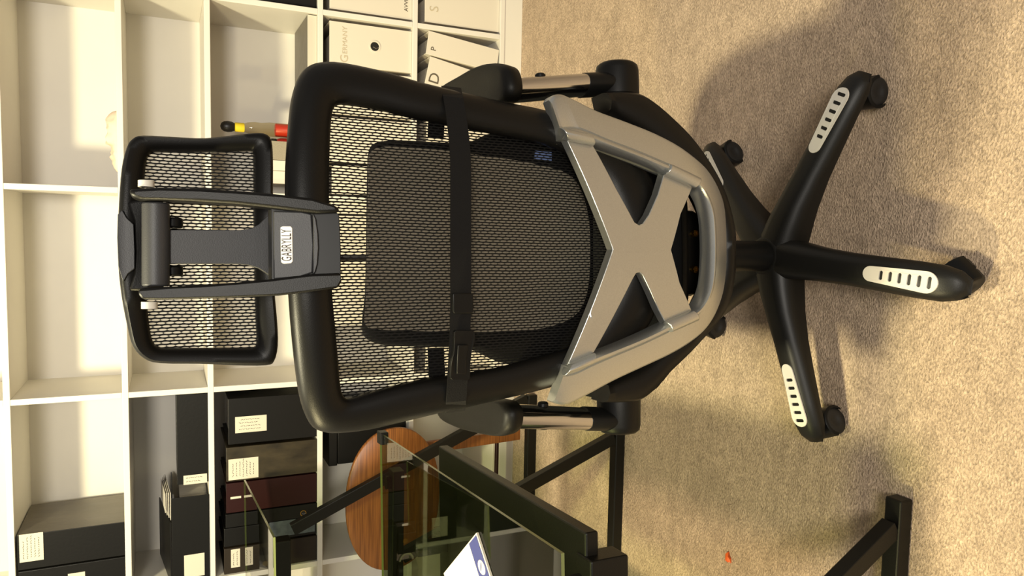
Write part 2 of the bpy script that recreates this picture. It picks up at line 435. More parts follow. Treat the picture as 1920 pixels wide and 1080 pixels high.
# row 4, middle column
g0, g1 = X(700, 129), X(700, 49)
hz = Z(618, 80) - top(4)
binder('ring_binder', 'wide white binder lettered GERMANY with a finger hole, on the shelf right of the chair', g0, g1, top(4), hz, M['binder_white'],
       text=[('G', g0 + 0.022, Z(646, 103), 0.036, M['emboss']), ('ERMANY', (g0 + g1) / 2 + 0.012, Z(647, 80), 0.022, M['emboss'])],
       hole=(X(703, 87), Z(703, 87), 0.019, M['binder_white']))
wb = 'white binders behind the chair back'
for k, (a, b) in enumerate(((g0 - 0.155, g0 - 0.012), (g0 - 0.31, g0 - 0.165), (XB + 0.014, g0 - 0.318))):
    if b - a > 0.02:
        binder('ring_binder', ('wide white binder directly left of the GERMANY binder, seen through the chair mesh', 'white binder second to the left of the GERMANY binder, behind the chair mesh',
               'slim white binder against the divider, third left of the GERMANY binder')[k], a, b, top(4), hz * (0.98, 1.0, 0.97)[k], M['binder_white'], group=None)
for k, (y0_, y1_) in enumerate(((394, 374), (478, 405), (610, 490))):
    binder('ring_binder', ('thin white binder beside the middle divider, behind the chair mesh under the headrest', 'white binder behind the headrest bracket, seen through the top of the chair mesh',
           'widest white binder behind the chair mesh, left of the headrest bracket')[k], X(660, y0_) - (.012 if k == 0 else 0), min(X(660, y1_), XB - T2 - .005), top(4), hz * (.98, 1, .99)[k], M['binder_white'])
# row 4 and 5, right column
cr0 = XC + T2 + 0.006
binder('ring_binder', 'white binder right of the GERMANY binder with small dark letters low on its spine', cr0 + 0.003, cr0 + 0.15, top(4), hz, M['binder_white'],
       text=[('AVVI', cr0 + 0.047, Z(762, 12), 0.018, M['ink_dark'])])
z5 = top(5)
binder('ring_binder', 'white binder in the bottom right cubby with a large faint S on top', cr0 + 0.004, cr0 + 0.115, z5, Z(797, 20) - z5, M['binder_white'],
       text=[('S', cr0 + 0.05, Z(815, 10), 0.045, M['emboss'])])
tb = thing('paper_roll', 'white rolled tube lying low in the bottom right cubby', 'paper roll', (cr0 + 0.15, YF + 0.012, z5))
tube_ = MB(); zt0 = z5 + 0.001
tube_.rings([[Vector((cr0 + 0.152 + 0.03 * math.cos(a), YF + y_, zt0 + 0.03 + 0.03 * math.sin(a) * 1.0)) for a in [2 * math.pi * k / 24 for k in range(24)]] for y_ in (0.012, 0.26)], cap=False)
obj('paper_sheet', tube_, M['paper'], tb)
obj('roll_core', MB().rings([[Vector((cr0 + 0.152 + 0.012 * math.cos(a), YF + y_, zt0 + 0.03 + 0.012 * math.sin(a))) for a in [2 * math.pi * k / 16 for k in range(16)]] for y_ in (0.014, 0.258)]), M['paper_edge'], tb)
# leaning binders, bottom of the middle column
p1 = X(950, 98, YF + .02)
lp = math.asin((XC - T2 - .0025 - p1) / .263)
pw = 0.078
binder('ring_binder', 'white binder lettered P leaning right in the bottom cubby beside the armrest', p1 - pw, p1, z5 + 0.0005, 0.262, M['binder_white'], y0=YF + 0.004, lean=lp,
       text=[('P', p1 - pw * 0.72, z5 + 0.238, 0.026, M['ink_dark'])])
ld = lp + math.radians(4)
d1 = p1 - pw - 0.022
binder('ring_binder', 'white binder lettered with a big D leaning against the P binder', d1 - 0.12, d1, z5 + 0.0005, 0.258, M['binder_white'], y0=YF + 0.008, lean=ld,
       text=[('D', d1 - 0.068, z5 + 0.228, 0.052, M['ink_dark'])])
dd0 = d1 - 0.135
for k in range(2):
    binder('ring_binder', ('white binder left of the D binder in the bottom cubby, behind the chair', 'white binder nearest the middle divider in the bottom cubby, behind the chair')[k],
           dd0 - 0.12 * (k + 1) + .006, dd0 - 0.12 * k, z5, 0.26, M['binder_white'], y0=YF + 0.02)
for k in range(2):
    xa = XA + T2 + 0.008 + 0.125 * k
    binder('ring_binder', ('white binder in the bottom cubby seen through the left of the chair mesh', 'white binder in the bottom cubby behind the lumbar cushion')[k], xa, xa + 0.11, z5, 0.25, M['binder_white'], y0=YF + 0.03, depth=0.25)
# row 3, middle column: flat grey-topped binder, bottle, file boxes
fx1 = X(586, 28)
binder('ring_binder', 'flat binder with worn grey cover lying in the cubby above the GERMANY binder', fx1 - 0.30, fx1, top(3), Z(577, 100) - top(3), M['paper'], depth=0.26, flat=True, sidemat=M['binder_grey'])
xb0 = X(530, 345, YF + 0.05); xb1 = X(530, 321, YF + 0.05); xb2 = X(530, 301, YF + 0.05); xb3 = X(530, 265, YF + 0.05)
for k, (a, b, mm, hh, lb) in enumerate(((xb0 + .001, xb1, M['binder_white'], 0.16, 'slim cream book standing on the shelf behind the headrest corner, leftmost of three'),
                                 (xb1 + .001, xb2, M['binder_white'], 0.162, 'slim cream book standing on the shelf behind the headrest, middle of three'),
                                 (xb2 + .001, xb3, M['cush'], 0.155, 'tan book standing beside the sauce bottle behind the headrest'))):
    binder('book', lb, a, b, top(3), hh, mm, y0=YF + 0.05, depth=0.2, cat='book')
def lathe(prof, c, n=24):
    return MB().rings([[Vector((c[0] + r * math.cos(a), c[1] + r * math.sin(a), c[2] + z)) for a in [2 * math.pi * k / n for k in range(n)]] for r, z in prof])
by = YF + 0.10
bp_ = at_y(480, 241, by); bx = bp_.x; zb = top(3)
zc = lambda v: at_y(v, 241, by).z - zb
r_ = 0.0205
bt = thing('sauce_bottle', 'slim glass bottle with black cap, yellow neck band and red sauce at the bottom', 'bottle', (bx, by, zb))
z_red = zc(516)
obj('glass_body', lathe([(r_ * 1.02, 0.001), (r_ * 1.1, 0.01), (r_ * 1.1, zc(505)), (r_ * .95, zc(490)), (r_ * 1.0, zc(478)), (r_ * .85, zc(464)), (r_ * .62, zc(457))], (bx, by, zb)), M['bottle_glass'], bt)
obj('sauce', lathe([(r_ * .95, 0.003), (r_ * 1.03, 0.01), (r_ * 1.03, z_red - 0.002), (r_ * .95, z_red)], (bx, by, zb)), M['red'], bt)
obj('neck_band', lathe([(r_ * .68, zc(458)), (r_ * .72, zc(457)), (r_ * .72, zc(441)), (r_ * .6, zc(440))], (bx, by, zb)), M['yellow'], bt)
obj('cap', lathe([(r_ * .6, zc(439.5)), (r_ * .8, zc(434)), (r_ * .86, zc(427)), (r_ * .78, zc(420)), (r_ * .5, zc(415)), (r_ * .12, zc(413))], (bx, by, zb)), M['cap_black'], bt)
jx = at_y(525, 266, by + .02).x - 0.004
jt = thing('sauce_jar', 'small red jar with dark lid beside the slim bottle, half behind the headrest', 'jar', (jx, by + .02, zb))
zj = at_y(508, 262, by + .02).z - zb
obj('jar_body', lathe([(0.016, 0.0005), (0.017, 0.004), (0.017, zj - 0.03), (0.012, zj - 0.018)], (jx, by + .02, zb)), M['red'], jt)
obj('jar_lid', lathe([(0.012, zj - 0.0178), (0.0135, zj - 0.016), (0.0135, zj - .002), (0.012, zj)], (jx, by + .02, zb)), M['cap_black'], jt)
# crumpled cloth on the upper shelf
cy_ = YF + 0.09
c0, c1 = at_y(200, 323, cy_), at_y(200, 206, cy_)
cl = MB(); n1, n2 = 44, 20; rings = []
for i in range(n1 + 1):
    t = i / n1; x = c0.x + (c1.x - c0.x) * t; rr = []
    env = max(0.05, math.sin(math.pi * min(1, max(0, t))) ** 0.35)
    for k in range(n2):
        a = 2 * math.pi * k / n2
        hgt = 0.042 * env * (0.75 + 0.5 * noise.noise(Vector((x * 18, math.cos(a), math.sin(a)))) + 0.35 * noise.noise(Vector((x * 60, 2 * math.cos(a), 2 * math.sin(a)))))
        if t < 0.45: hgt *= 0.7
        rr.append(Vector((x, cy_ + math.cos(a) * 0.05 * env, max(top(1), top(1) + math.sin(a) * hgt))))
    rings.append(rr)
cl.rings(rings)
tag(obj('crumpled_cloth', cl, M['cloth'], origin=((c0.x + c1.x) / 2, cy_, top(1))), 'crumpled pale pink cloth lying on the empty upper right shelf', 'cloth')
# black box beyond the right divider in row 3
tag(obj('storage_box', MB().box((XC + T2 + .004, YF + .015, top(3)), (XC + .25, YF + .27, top(3) + .2)), M['binder_black'], bevel=0.004, origin=(XC + .12, YF + .14, top(3))), 'dark box at the picture edge, right of the grey flat binder', 'box')

# left column, row 1: two standing binders
lx1 = X(130, 991); lx0 = X(130, 1055)
b1 = binder('ring_binder', 'black binder with worn grey cover and handwritten white label on the top left shelf', lx0, lx1, top(1), min(Z(17, 1020), ZS[0] - T2 - .004) - top(1), M['binder_black'], sidemat=M['binder_grey'],
       lab=(X(50, 1052), X(50, 1000), Z(82, 1025), min(Z(22, 1025), ZS[0] - T2 - .010), 5, False), y0=YF + 0.005, depth=0.26)
b2 = binder('ring_binder', 'black binder at the picture edge left of the grey covered binder', lx0 - 0.115, lx0 - 0.004, top(1), min(Z(19, 1060), ZS[0] - T2 - .006) - top(1), M['binder_black'], y0=YF + 0.002,
       lab=(lx0 - 0.085, lx0 - 0.03, Z(160, 1075), Z(128, 1075), 0))
# left column, row 2: flat binders
f1 = binder('ring_binder', 'black binder lying flat with a small label, tight against the divider under the headrest side', X(365, 905), XA - T2 - 0.002, top(2), Z(331, 800) - top(2), M['binder_black'],
            flat=True, lab=(X(366, 906), X(366, 889), Z(388, 898), Z(344, 898), 2, True), y0=YF + 0.006)
fx0 = X(360, 926)
f2 = binder('ring_binder', 'bulging black binder lying flat with loose papers and a big blank label', max(fx0 - 0.30, XL + T2 + .003), fx0 - 0.003, top(2), Z(322, 1000) - top(2), M['binder_black'],
            flat=True, lab=(fx0 - 0.26, X(360, 1036), Z(383, 1050), Z(345, 1050), 0), y0=YF - 0.004)
pp = MB()
zt = Z(322, 1000) + 0.0006
for k in range(4):
    pp.box((fx0 - 0.075 + k * .004, YF + 0.01 + k * .012, zt + k * 0.004), (fx0 + 0.012 - k * .004, YF + 0.20, zt + 0.0012 + k * 0.004), lambda p: Vector((p.x, p.y, p.z - max(0, p.x - fx0 + .03) * .35 * 0 + (p.y - YF) * .08)))
raised = MB().box((max(fx0 - 0.30, XL + T2 + .003), YF + 0.003, zt), (fx0 - 0.080, YF + 0.25, zt + .0035), lambda p: Vector((p.x, p.y, p.z + (p.y - YF) * 0.13)))
obj('cover', raised, M['binder_black'], f2, smooth=False)
tag(obj('loose_papers', pp, M['paper_edge'], smooth=False, origin=(fx0 - .06, YF + .1, zt)), 'loose grey papers resting on top of the bulging black binder', 'papers')
# left column, row 3: six standing binders
def std(y_hi, y_lo, vtop, m, label, lab=None, text=None, hole=None, slot=None, y0=YF + .012, seed=1):
    ym = (y_hi + y_lo) / 2
    return binder('ring_binder', label, max(X(520, y_hi), XL + T2 + .002), X(520, y_lo), top(3), Z(vtop, ym) - top(3), m, lab=lab, hole=hole, slot=slot, y0=y0, seed=seed)
std(826, 742, 428, M['binder_black'], 'black binder with a slanting cream label next to the divider, right end of its row', lab=(X(470, 810), X(470, 780), Z(500, 795), Z(441, 795), 4, True), seed=3)
std(892, 830, 424, M['binder_marble'], 'olive marbled binder with a typed white label', lab=(X(455, 899) + .004, X(455, 858), Z(484, 878), Z(428, 878), 7, False), y0=YF + .004, seed=5)
std(950, 896, 424, M['binder_maroon'], 'maroon binder between the marbled and the black binders', y0=YF + .008, lab=(X(445, 934), X(445, 930), Z(452, 930), Z(432, 930), 0))
std(976, 952, 423, M['binder_black'], 'thin black binder with a brass finger ring, left of the maroon binder', y0=YF + .005, hole=(X(568, 961), Z(568, 961), 0.010, M['gold']))
std(1012, 979, 420, M['binder_black'], 'black binder with shiny clear spine pockets, left of the brass ring binder', y0=YF + .012,
    slot=(X(500, 1010), top(3) + .006, X(500, 981), Z(505, 995)))
std(1066, 1015, 420, M['binder_brown'], 'dark brown binder with a small tan label at the left of its row', y0=YF + .008, lab=(X(435, 1064), X(435, 1030), Z(450, 1045), Z(433, 1045), 2))
# left column, row 4: black file box
fb0, fb1 = X(625, 872, YF + .03), X(625, 770, YF + .03)
fb = thing('file_box', 'tall black file box in the left cubby behind the wooden tray table', 'file box', ((fb0 + fb1) / 2, YF + .03, top(4)))
hb = Z(616, 830, YF + .03) - top(4)
obj('box_body', MB().box((fb0, YF + .03, top(4)), (fb1, YF + .28, top(4) + hb - .03)), M['binder_black'], fb, bevel=.003)
obj('box_lid', MB().box((fb0 - .003, YF + .027, top(4) + hb - .0295), (fb1 + .003, YF + .283, top(4) + hb)), M['binder_black'], fb, bevel=.003)

# ------------------------------------------------------------------ office chair
C0 = Vector((-0.039, 1.078, 0)); CA = math.radians(4.4); cca, csa = math.cos(CA), math.sin(CA)
def cw(x, y, z): return Vector((C0.x + x * cca - y * csa, C0.y + x * csa + y * cca, z))
def loc_(p): d = Vector(p) - C0; return Vector((d.x * cca + d.y * csa, -d.x * csa + d.y * cca, p[2]))
def cs(px, py, fn):
    """chair-local point where the sight line meets the surface y = fn(x, z)"""
    d = ray(px, py); dl = Vector((d.x * cca + d.y * csa, -d.x * csa + d.y * cca, d.z)); o = loc_(EYE)
    y = fn(0, 0.7); p = o
    for _ in range(12):
        t = (y - o.y) / dl.y; p = o + dl * t; y = fn(p.x, p.z)
    return Vector((p.x, y, p.z))
def S_back(x, z): return -0.205 - 0.07 * (z - 0.75) + 0.9 * min(x * x, 0.08)
def S_brk(x, z): return -0.226 + 0.75 * min(x * x, 0.08) + (3.0 * (0.5 - z) ** 2 if z < 0.5 else 0)
def S_head(x, z): return -0.185 + 0.7 * min(x * x, 0.05) - 0.25 * (z - 1.12) ** 2
def S_arm(x, z): return -0.258 + max(0, min(0.26, z - 0.98)) * 0.20
ch = thing('office_chair', 'black mesh office chair with headrest and silver X bracket, seen from behind', 'chair', C0)

def pair_ring(pairs, fn, prof, k=4, closed=True):
    A = spline([(a[0], a[1], 0) for a, b in pairs], k, closed); B = spline([(b[0], b[1], 0) for a, b in pairs], k, closed)
    rings = []
    for a, b in zip(A, B):
        pa, pb = cs(a.x, a.y, fn), cs(b.x, b.y, fn); rg = []
        for s_, dy in prof:
            q = pa.lerp(pb, s_); rg.append(cw(q.x, fn(q.x, q.z) + dy, q.z))
        rings.append(rg)
    return MB().rings(rings, loop=closed, cap=not closed), [cs(b.x, b.y, fn) for b in B], [cs(a.x, a.y, fn) for a in A]

# back frame
bpairs = [((534, 330), (616, 330)), ((536, 287), (617, 287)), ((540, 233), (619, 240)), ((545, 190), (622, 215)), ((556, 152), (626, 203)), ((573, 128), (632, 198)), ((597, 119), (645, 197)),
          ((640, 120), (668, 200)), ((720, 137), (715, 208)), ((780, 155), (767, 221)), ((863, 175), (850, 237)), ((937, 192), (925, 252)), ((1023, 210), (1020, 272)),
          ((1100, 240), (1080, 300)), ((1170, 275), (1125, 340)), ((1215, 335), (1150, 400)), ((1232, 400), (1158, 435)), ((1236, 468), (1160, 468)), ((1232, 540), (1158, 505)), ((1215, 603), (1148, 545)),
          ((1170, 655), (1120, 600)), ((1100, 700), (1080, 645)), ((1023, 727), (1010, 668)), ((937, 748), (925, 690)), ((867, 764), (850, 702)), ((820, 774), (805, 708)), ((753, 790), (740, 722)), ((687, 805), (680, 738)),
          ((630, 811), (655, 745)), ((600, 808), (646, 744)), ((580, 793), (640, 735)), ((563, 752), (636, 715)), ((553, 693), (632, 665)), ((545, 617), (626, 600)), ((540, 550), (621, 540)), ((536, 470), (618, 460)), ((534, 400), (616, 395))]
n_ = 9
prof = [(0.5 - 0.5 * math.cos(math.pi * i / n_), -0.024 * math.sin(math.pi * i / n_) ** 0.75) for i in range(n_ + 1)]
prof += [(0.5 - 0.5 * math.cos(math.pi * i / n_), 0.014 * math.sin(math.pi * i / n_) ** 0.75) for i in range(n_ - 1, 0, -1)]
fr, inner, outer = pair_ring(bpairs, S_back, prof, 3)
obj('back_frame', fr, M['plastic'], ch, ang=60)
# back mesh
def mesh_panel(loop, fn, grow=1.03, dy=0.0, K=14):
    c = sum(loop, Vector()) / len(loop); mb = MB(); rings = []
    for k in range(K):
        s_ = grow * (1 - k / K)
        rings.append([cw(c.x + (p.x - c.x) * s_, fn(c.x + (p.x - c.x) * s_, c.z + (p.z - c.z) * s_) + dy, c.z + (p.z - c.z) * s_) for p in loop])
    mb.rings(rings, cap=False); n = len(loop); o = len(mb.v)
    mb.v.append(cw(c.x, fn(c.x, c.z) + dy, c.z))
    for i in range(n): mb.f.append((o - n + i, o - n + (i + 1) % n, o))
    return mb
uvf = lambda co: (loc_(co).x, loc_(co).z)
obj('back_mesh', mesh_panel(inner, S_back, 1.03, 0.002), M['back_mesh'], ch, uv=uvf)

# silver loop bracket
spairs = [((1026, 190), (1050, 262)), ((1032, 181), (1060, 264)), ((1048, 178), (1078, 264)), ((1067, 185), (1104, 272)), ((1111, 207), (1140, 286)), ((1167, 228), (1190, 305)), ((1222, 250), (1232, 323)),
          ((1267, 274), (1268, 338)), ((1304, 302), (1294, 352)), ((1326, 326), (1306, 368)), ((1344, 359), (1315, 390)), ((1354, 396), (1320, 418)), ((1357, 468), (1322, 468)), ((1354, 528), (1320, 516)),
          ((1344, 570), (1315, 545)), ((1326, 606), (1304, 568)), ((1300, 634), (1287, 584)), ((1259, 661), (1245, 604)), ((1204, 687), (1195, 628)), ((1148, 713), (1140, 650)), ((1100, 739), (1105, 663)),
          ((1067, 755), (1078, 676)), ((1047, 758), (1064, 681)), ((1033, 752), (1057, 684))]
sprof = [(0.0, 0.012), (0.0, -0.003), (0.04, -0.0075), (0.10, -0.009), (0.70, -0.009), (0.735, -0.007), (0.77, -0.012), (0.83, -0.017), (0.90, -0.017), (0.96, -0.012), (1.0, -0.003), (1.0, 0.012)]
lp_, sin_, sout_ = pair_ring(spairs, S_brk, sprof, 4, closed=False)
brk = obj('back_bracket', lp_, M['silver'], ch, bevel=0.0, ang=50, label='silver looped back bracket')
# X plate
xp = [(1056, 262), (1143, 468), (1058, 684), (1084, 676), (1108, 660), (1150, 583), (1180, 524), (1187, 512), (1193, 511), (1199, 516), (1213, 545), (1228, 580), (1242, 606), (1292, 586), (1268, 530), (1252, 469),
      (1270, 402), (1294, 346), (1240, 322), (1227, 366), (1210, 404), (1199, 420), (1192, 423), (1184, 418), (1150, 356), (1104, 270), (1080, 262)]
xl = [cs(a, b, S_brk) for a, b in xp]
# thin subdivision so that the plate follows the bow of the bracket
mbx = prism_fine([(p.x, p.z) for p in xl], lambda x, z, t: cw(x, S_brk(x, z) + t, z), -0.008, 0.008, 0.016)
obj('x_plate', mbx, M['silver'], brk, bevel=0.0042, seg=3, smooth=True, ang=35)
# clamp sleeves where the X meets the loop
for a, b, c_ in (((1052, 262), (1104, 272), 0), ((1238, 326), (1294, 352), 0), ((1058, 684), (1106, 664), 0), ((1240, 606), (1290, 584), 0)):
    pa, pb = cs(a[0], a[1], S_brk), cs(b[0], b[1], S_brk); sl = []
    inward = (cs(1200, 468, S_brk) - (pa + pb) / 2); inward = Vector((inward.x, 0, inward.z)).normalized()
    for q in (pa, pa.lerp(pb, .5), pb):
        ring = []
        for k in range(12):
            an = 2 * math.pi * k / 12
            off = q - inward * (0.006 - 0.0095 * math.cos(an)) 
            ring.append(cw(off.x, S_brk(q.x, q.z) - 0.010 + 0.0105 * math.sin(an), off.z))
        sl.append(ring)
    obj('clamp_sleeve', MB().rings(sl), M['silver'], brk, bevel=0.001)

# yoke that carries the arms (black, ahead of the silver loop)
S_yoke = lambda x, z: -0.155
ypairs = [((1122, 178), (1130, 215)), ((1160, 176), (1160, 236)), ((1197, 182), (1200, 262)), ((1240, 215), (1245, 300)), ((1290, 268), (1285, 335)), ((1338, 345), (1315, 385)), ((1361, 420), (1330, 430)), ((1364, 470), (1332, 470)),
          ((1362, 522), (1330, 512)), ((1345, 585), (1315, 555)), ((1290, 650), (1285, 605)), ((1235, 705), (1240, 640)), ((1197, 745), (1195, 680)), ((1160, 752), (1155, 700)), ((1122, 752), (1125, 715))]
yk, _, _ = pair_ring(ypairs, S_yoke, [(0, 0.02), (0, -0.012), (0.12, -0.024), (0.5, -0.03), (0.88, -0.024), (1, -0.012), (1, 0.02)], 4, closed=False)
obj('arm_yoke', yk, M['plastic'], ch, ang=50)
# mechanism plate and bolts
S_mech = lambda x, z: -0.13
mp_ = [(1215, 380), (1262, 392), (1300, 395), (1325, 412), (1336, 440), (1338, 470), (1336, 505), (1326, 535), (1302, 552), (1262, 556), (1215, 568)]
ml = [cs(a, b, S_mech) for a, b in mp_]
mech = obj('tilt_plate', MB().prism([(p.x, p.z) for p in ml], [], lambda x, z, t: cw(x, t, z), -0.13, -0.10), M['plastic2'], ch, bevel=0.004)
for (a, b) in ((1275, 440), (1300, 438), (1275, 507), (1300, 505)):
    q = cs(a, b, S_mech); mbb = MB()
    mbb.rings([[cw(q.x + r_b * math.cos(t), y_, q.z + r_b * math.sin(t)) for t in [2 * math.pi * k / 12 for k in range(12)]] for r_b, y_ in ((0.0062, -0.1302), (0.0065, -0.134), (0.005, -0.137), (0.003, -0.137), (0.0025, -0.135))])
    obj('bolt', mbb, M['gold'], mech)
obj('tilt_housing', MB().box((-0.07, -0.10, 0.365), (0.07, 0.12, 0.425), lambda p: cw(*p)), M['plastic'], ch, bevel=0.012)
obj('height_lever', MB().tube([cw(0.07, 0.03, 0.395), cw(0.16, 0.03, 0.392), cw(0.21, 0.025, 0.40)], [0.006, 0.006, 0.009], 10), M['plastic'], ch)
# seat
def superell(a, b, n=48, e=3.2):
    out = []
    for k in range(n):
        t = 2 * math.pi * k / n; c_, s_ = math.cos(t), math.sin(t)
        out.append((a * math.copysign(abs(c_) ** (2 / e), c_), b * math.copysign(abs(s_) ** (2 / e), s_)))
    return out
def seat_ring(sc_, z): return [cw(x * sc_, 0.065 + y * sc_, z - (0.02 * max(0, (y * sc_ - .12) / .1) ** 2 if z > .45 else 0)) for x, y in superell(0.245, 0.235)]
obj('seat_pan', MB().rings([seat_ring(s_, z) for s_, z in ((.80, .426), (.93, .432), (.96, .442), (.96, .449))]), M['plastic'], ch)
obj('seat', MB().rings([seat_ring(s_, z) for s_, z in ((.96, .4505), (1.0, .458), (1.02, .475), (1.0, .496), (.94, .506), (.7, .508), (.3, .504))]), M['fabric'], ch)

# gas lift and base
def cyl(c, r, z0, z1, n=24): return MB().rings([[cw(c[0] + r * math.cos(a), c[1] + r * math.sin(a), z) for a in [2 * math.pi * k / n for k in range(n)]] for z in (z0, z1)])
obj('gas_lift', MB().rings([[cw(r * math.cos(a), r * math.sin(a), z) for a in [2 * math.pi * k / 24 for k in range(24)]] for r, z in ((.025, .10), (.0285, .12), (.0285, .30), (.026, .302), (.014, .303), (.014, .366))]), M['plastic2'], ch)
obj('base_hub', MB().rings([[cw(r * math.cos(a), r * math.sin(a), z) for a in [2 * math.pi * k / 30 for k in range(30)]] for r, z in ((.040, .060), (.046, .066), (.047, .115), (.042, .132), (.033, .139), (.0295, .139))]), M['leg_black'], ch)
TH = -0.092
def rot_pt(a, r, s_, z): # along a leg at angle a (0 = towards the camera), s_ sideways; world angles
    return Vector((C0.x + r * math.sin(a) + s_ * math.cos(a), C0.y - r * math.cos(a) + s_ * math.sin(a), z))
LR = [0.030, 0.07, 0.11, 0.165, 0.22, 0.28, 0.32, 0.340, 0.353]
LT = [0.136, 0.134, 0.128, 0.117, 0.106, 0.096, 0.088, 0.079, 0.066]
LBt = [0.070, 0.072, 0.074, 0.073, 0.069, 0.064, 0.058, 0.056, 0.056]
LW = [0.037, 0.033, 0.0295, 0.0275, 0.028, 0.029, 0.028, 0.023, 0.012]
def leg_z(r):
    for i in range(len(LR) - 1):
        if LR[i] <= r <= LR[i + 1]:
            t = (r - LR[i]) / (LR[i + 1] - LR[i]); return LT[i] + (LT[i + 1] - LT[i]) * t
    return LT[-1]
rndc = random.Random(4)
spin = [0.9, 0.35, -0.5, 0.9, 0.2]
for i in range(5):
    a = TH + math.radians(72 * i)
    mb = MB(); rings = []
    for r, zt_, zb_, wdt in zip(LR, LT, LBt, LW):
        tw = wdt * 0.66
        rings.append([rot_pt(a, r, s_, z) for s_, z in ((-tw, zt_), (-tw * .5, zt_ + .002), (tw * .5, zt_ + .002), (tw, zt_), (wdt, zt_ - .012), (wdt * 1.02, (zt_ + zb_) / 2 - .004), (wdt * .9, zb_), (-wdt * .9, zb_), (-wdt * 1.02, (zt_ + zb_) / 2 - .004), (-wdt, zt_ - .012))])
    mb.rings(rings)
    lg = obj('base_leg', mb, M['leg_black'], ch, bevel=0.002, ang=50)
    # insert plate with six slots
    r0, r1, hw = 0.205, 0.323, 0.0150
    out2 = []
    for k in range(13): t = -math.pi / 2 + math.pi * k / 12; out2.append((r1 - hw * 1.15 + hw * 1.15 * math.cos(t), hw * 1.15 * math.sin(t)))
    for k in range(13): t = math.pi / 2 + math.pi * k / 12; out2.append((r0 + hw * .85 + hw * .85 * math.cos(t), hw * .85 * math.sin(t)))
    holes = []
    for k in range(6):
        rc = r0 + 0.030 + k * 0.0152; hl, hh = 0.0031, 0.0078 + k * .0004
        holes.append([(rc + hl * math.cos(t), (hh - hl) * (1 if math.sin(t) >= 0 else -1) + hl * math.sin(t)) for t in [2 * math.pi * (q + .5) / 12 for q in range(12)]])
    ins = MB().prism(out2, holes, lambda x, y, t: rot_pt(a, x, y, leg_z(x) + 0.0022 + t), 0.0, 0.0022)
    obj('foot_grip', ins, M['insert'], lg, smooth=False, label='light grey slotted grip')
    # caster
    cR = 0.310; sp_ = a + spin[i]; cc = rot_pt(a, cR, 0, 0)
    dx, dy = math.sin(sp_), -math.cos(sp_); off = 0.010
    wc = Vector((cc.x + dx * off, cc.y + dy * off, 0.0262))
    axd = Vector((math.cos(sp_), math.sin(sp_), 0)); fd = Vector((dx, dy, 0)); up = Vector((0, 0, 1))
    cst = obj('caster', MB().tube([Vector((cc.x, cc.y, 0.040)), Vector((cc.x, cc.y, 0.075))], 0.006, 12), M['metal_black'], ch)
    hood = MB(); hr = []
    for s_ in (-.0235, -.0215, .0215, .0235):
        sc2 = 1.0 if abs(s_) < .0225 else .9
        hr.append([wc + axd * s_ + (fd * math.cos(t) + up * math.sin(t)) * 0.0288 * sc2 for t in [math.radians(10 + 17.5 * k) for k in range(13)]] + [wc + axd * s_ + (fd * math.cos(t) + up * math.sin(t)) * 0.0262 * sc2 for t in [math.radians(220 - 17.5 * k) for k in range(13)]])
    hood.rings(hr)
    obj('caster_hood', hood, M['plastic2'], cst, ang=50)
    for sg in (-1, 1):
        wr = [[wc + axd * (sg * s_) + (fd * math.cos(t) + up * math.sin(t)) * r for t in [2 * math.pi * k / 24 for k in range(24)]] for s_, r in ((.003, .022), (.004, .0258), (.018, .0258), (.0205, .0235), (.0205, .010), (.019, .008))]
        obj('caster_wheel', MB().rings(wr), M['rubber'], cst, ang=50)

# arms
S_post = lambda x, z: -0.115
def arm(side, cyl_px, post, knob, pad_px, collar):
    q0, q1 = cs(*cyl_px[0], S_post), cs(*cyl_px[1], S_post); d = (q1 - q0)
    ax = Vector((1 if d.x > 0 else -1, 0, 0)); zc_ = (q0.z + q1.z) / 2; L_ = abs(d.x); R_ = 0.0335
    pr = [(0, R_ * .98), (L_ * .30, R_ * .98), (L_ * .31, R_ * .95), (L_ * .33, R_ * .95), (L_ * .34, R_), (L_ * .85, R_ * .98), (L_ * .95, R_ * .93), (L_, R_ * .8)]
    pv = obj('arm_pivot', MB().rings([[cw(q0.x + ax.x * s_, -0.115 + r * math.cos(t), zc_ + r * math.sin(t)) for t in [2 * math.pi * k / 28 for k in range(28)]] for s_, r in pr]), M['plastic'], ch, ang=50)
    a0, a1 = cs(*post[0], S_post), cs(*post[1], S_post); c0_ = cs(*collar, S_post)
    def ov(p, rx, ry): return [cw(p.x + rx * math.cos(t), p.y + ry * math.sin(t), p.z) for t in [2 * math.pi * k / 28 for k in range(28)]]
    ps = obj('arm_post', MB().rings([ov(c0_, .0165, .026), ov(a1, .0175, .028)]), M['chrome'], ch)
    obj('post_collar', MB().rings([ov(a0, .0178, .027), ov(c0_ + Vector((0, 0, -.002)), .0178, .027), ov(c0_, .0172, .0265)]), M['plastic2'], ch, ang=50)
    for kx in knob:
        k_ = cs(*kx, S_post)
        obj('post_knob', MB().rings([[cw(k_.x + (s_ if side > 0 else s_), -0.115 + r * math.cos(t), k_.z + r * math.sin(t)) for t in [2 * math.pi * k / 14 for k in range(14)]] for s_, r in ((-.006, .006), (-.004, .008), (.004, .008), (.006, .006))]), M['plastic2'], ch)
    ZP = a1.z + 0.030
    loop = spline([(at_z(a_, b_, ZP).x, at_z(a_, b_, ZP).y, 0) for a_, b_ in pad_px], 3)
    cpt = sum(loop, Vector()) / len(loop)
    rg = []
    for s_, dz in ((.86, -.029), (.96, -.025), (1.0, -.014), (1.0, -.008), (.96, -.001), (.88, .0015), (.5, .0005), (.15, 0)):
        rg.append([Vector((cpt.x + (p.x - cpt.x) * s_, cpt.y + (p.y - cpt.y) * s_, ZP + dz)) for p in loop])
    obj('arm_pad', MB().rings(rg), M['pad'], ch, ang=60)
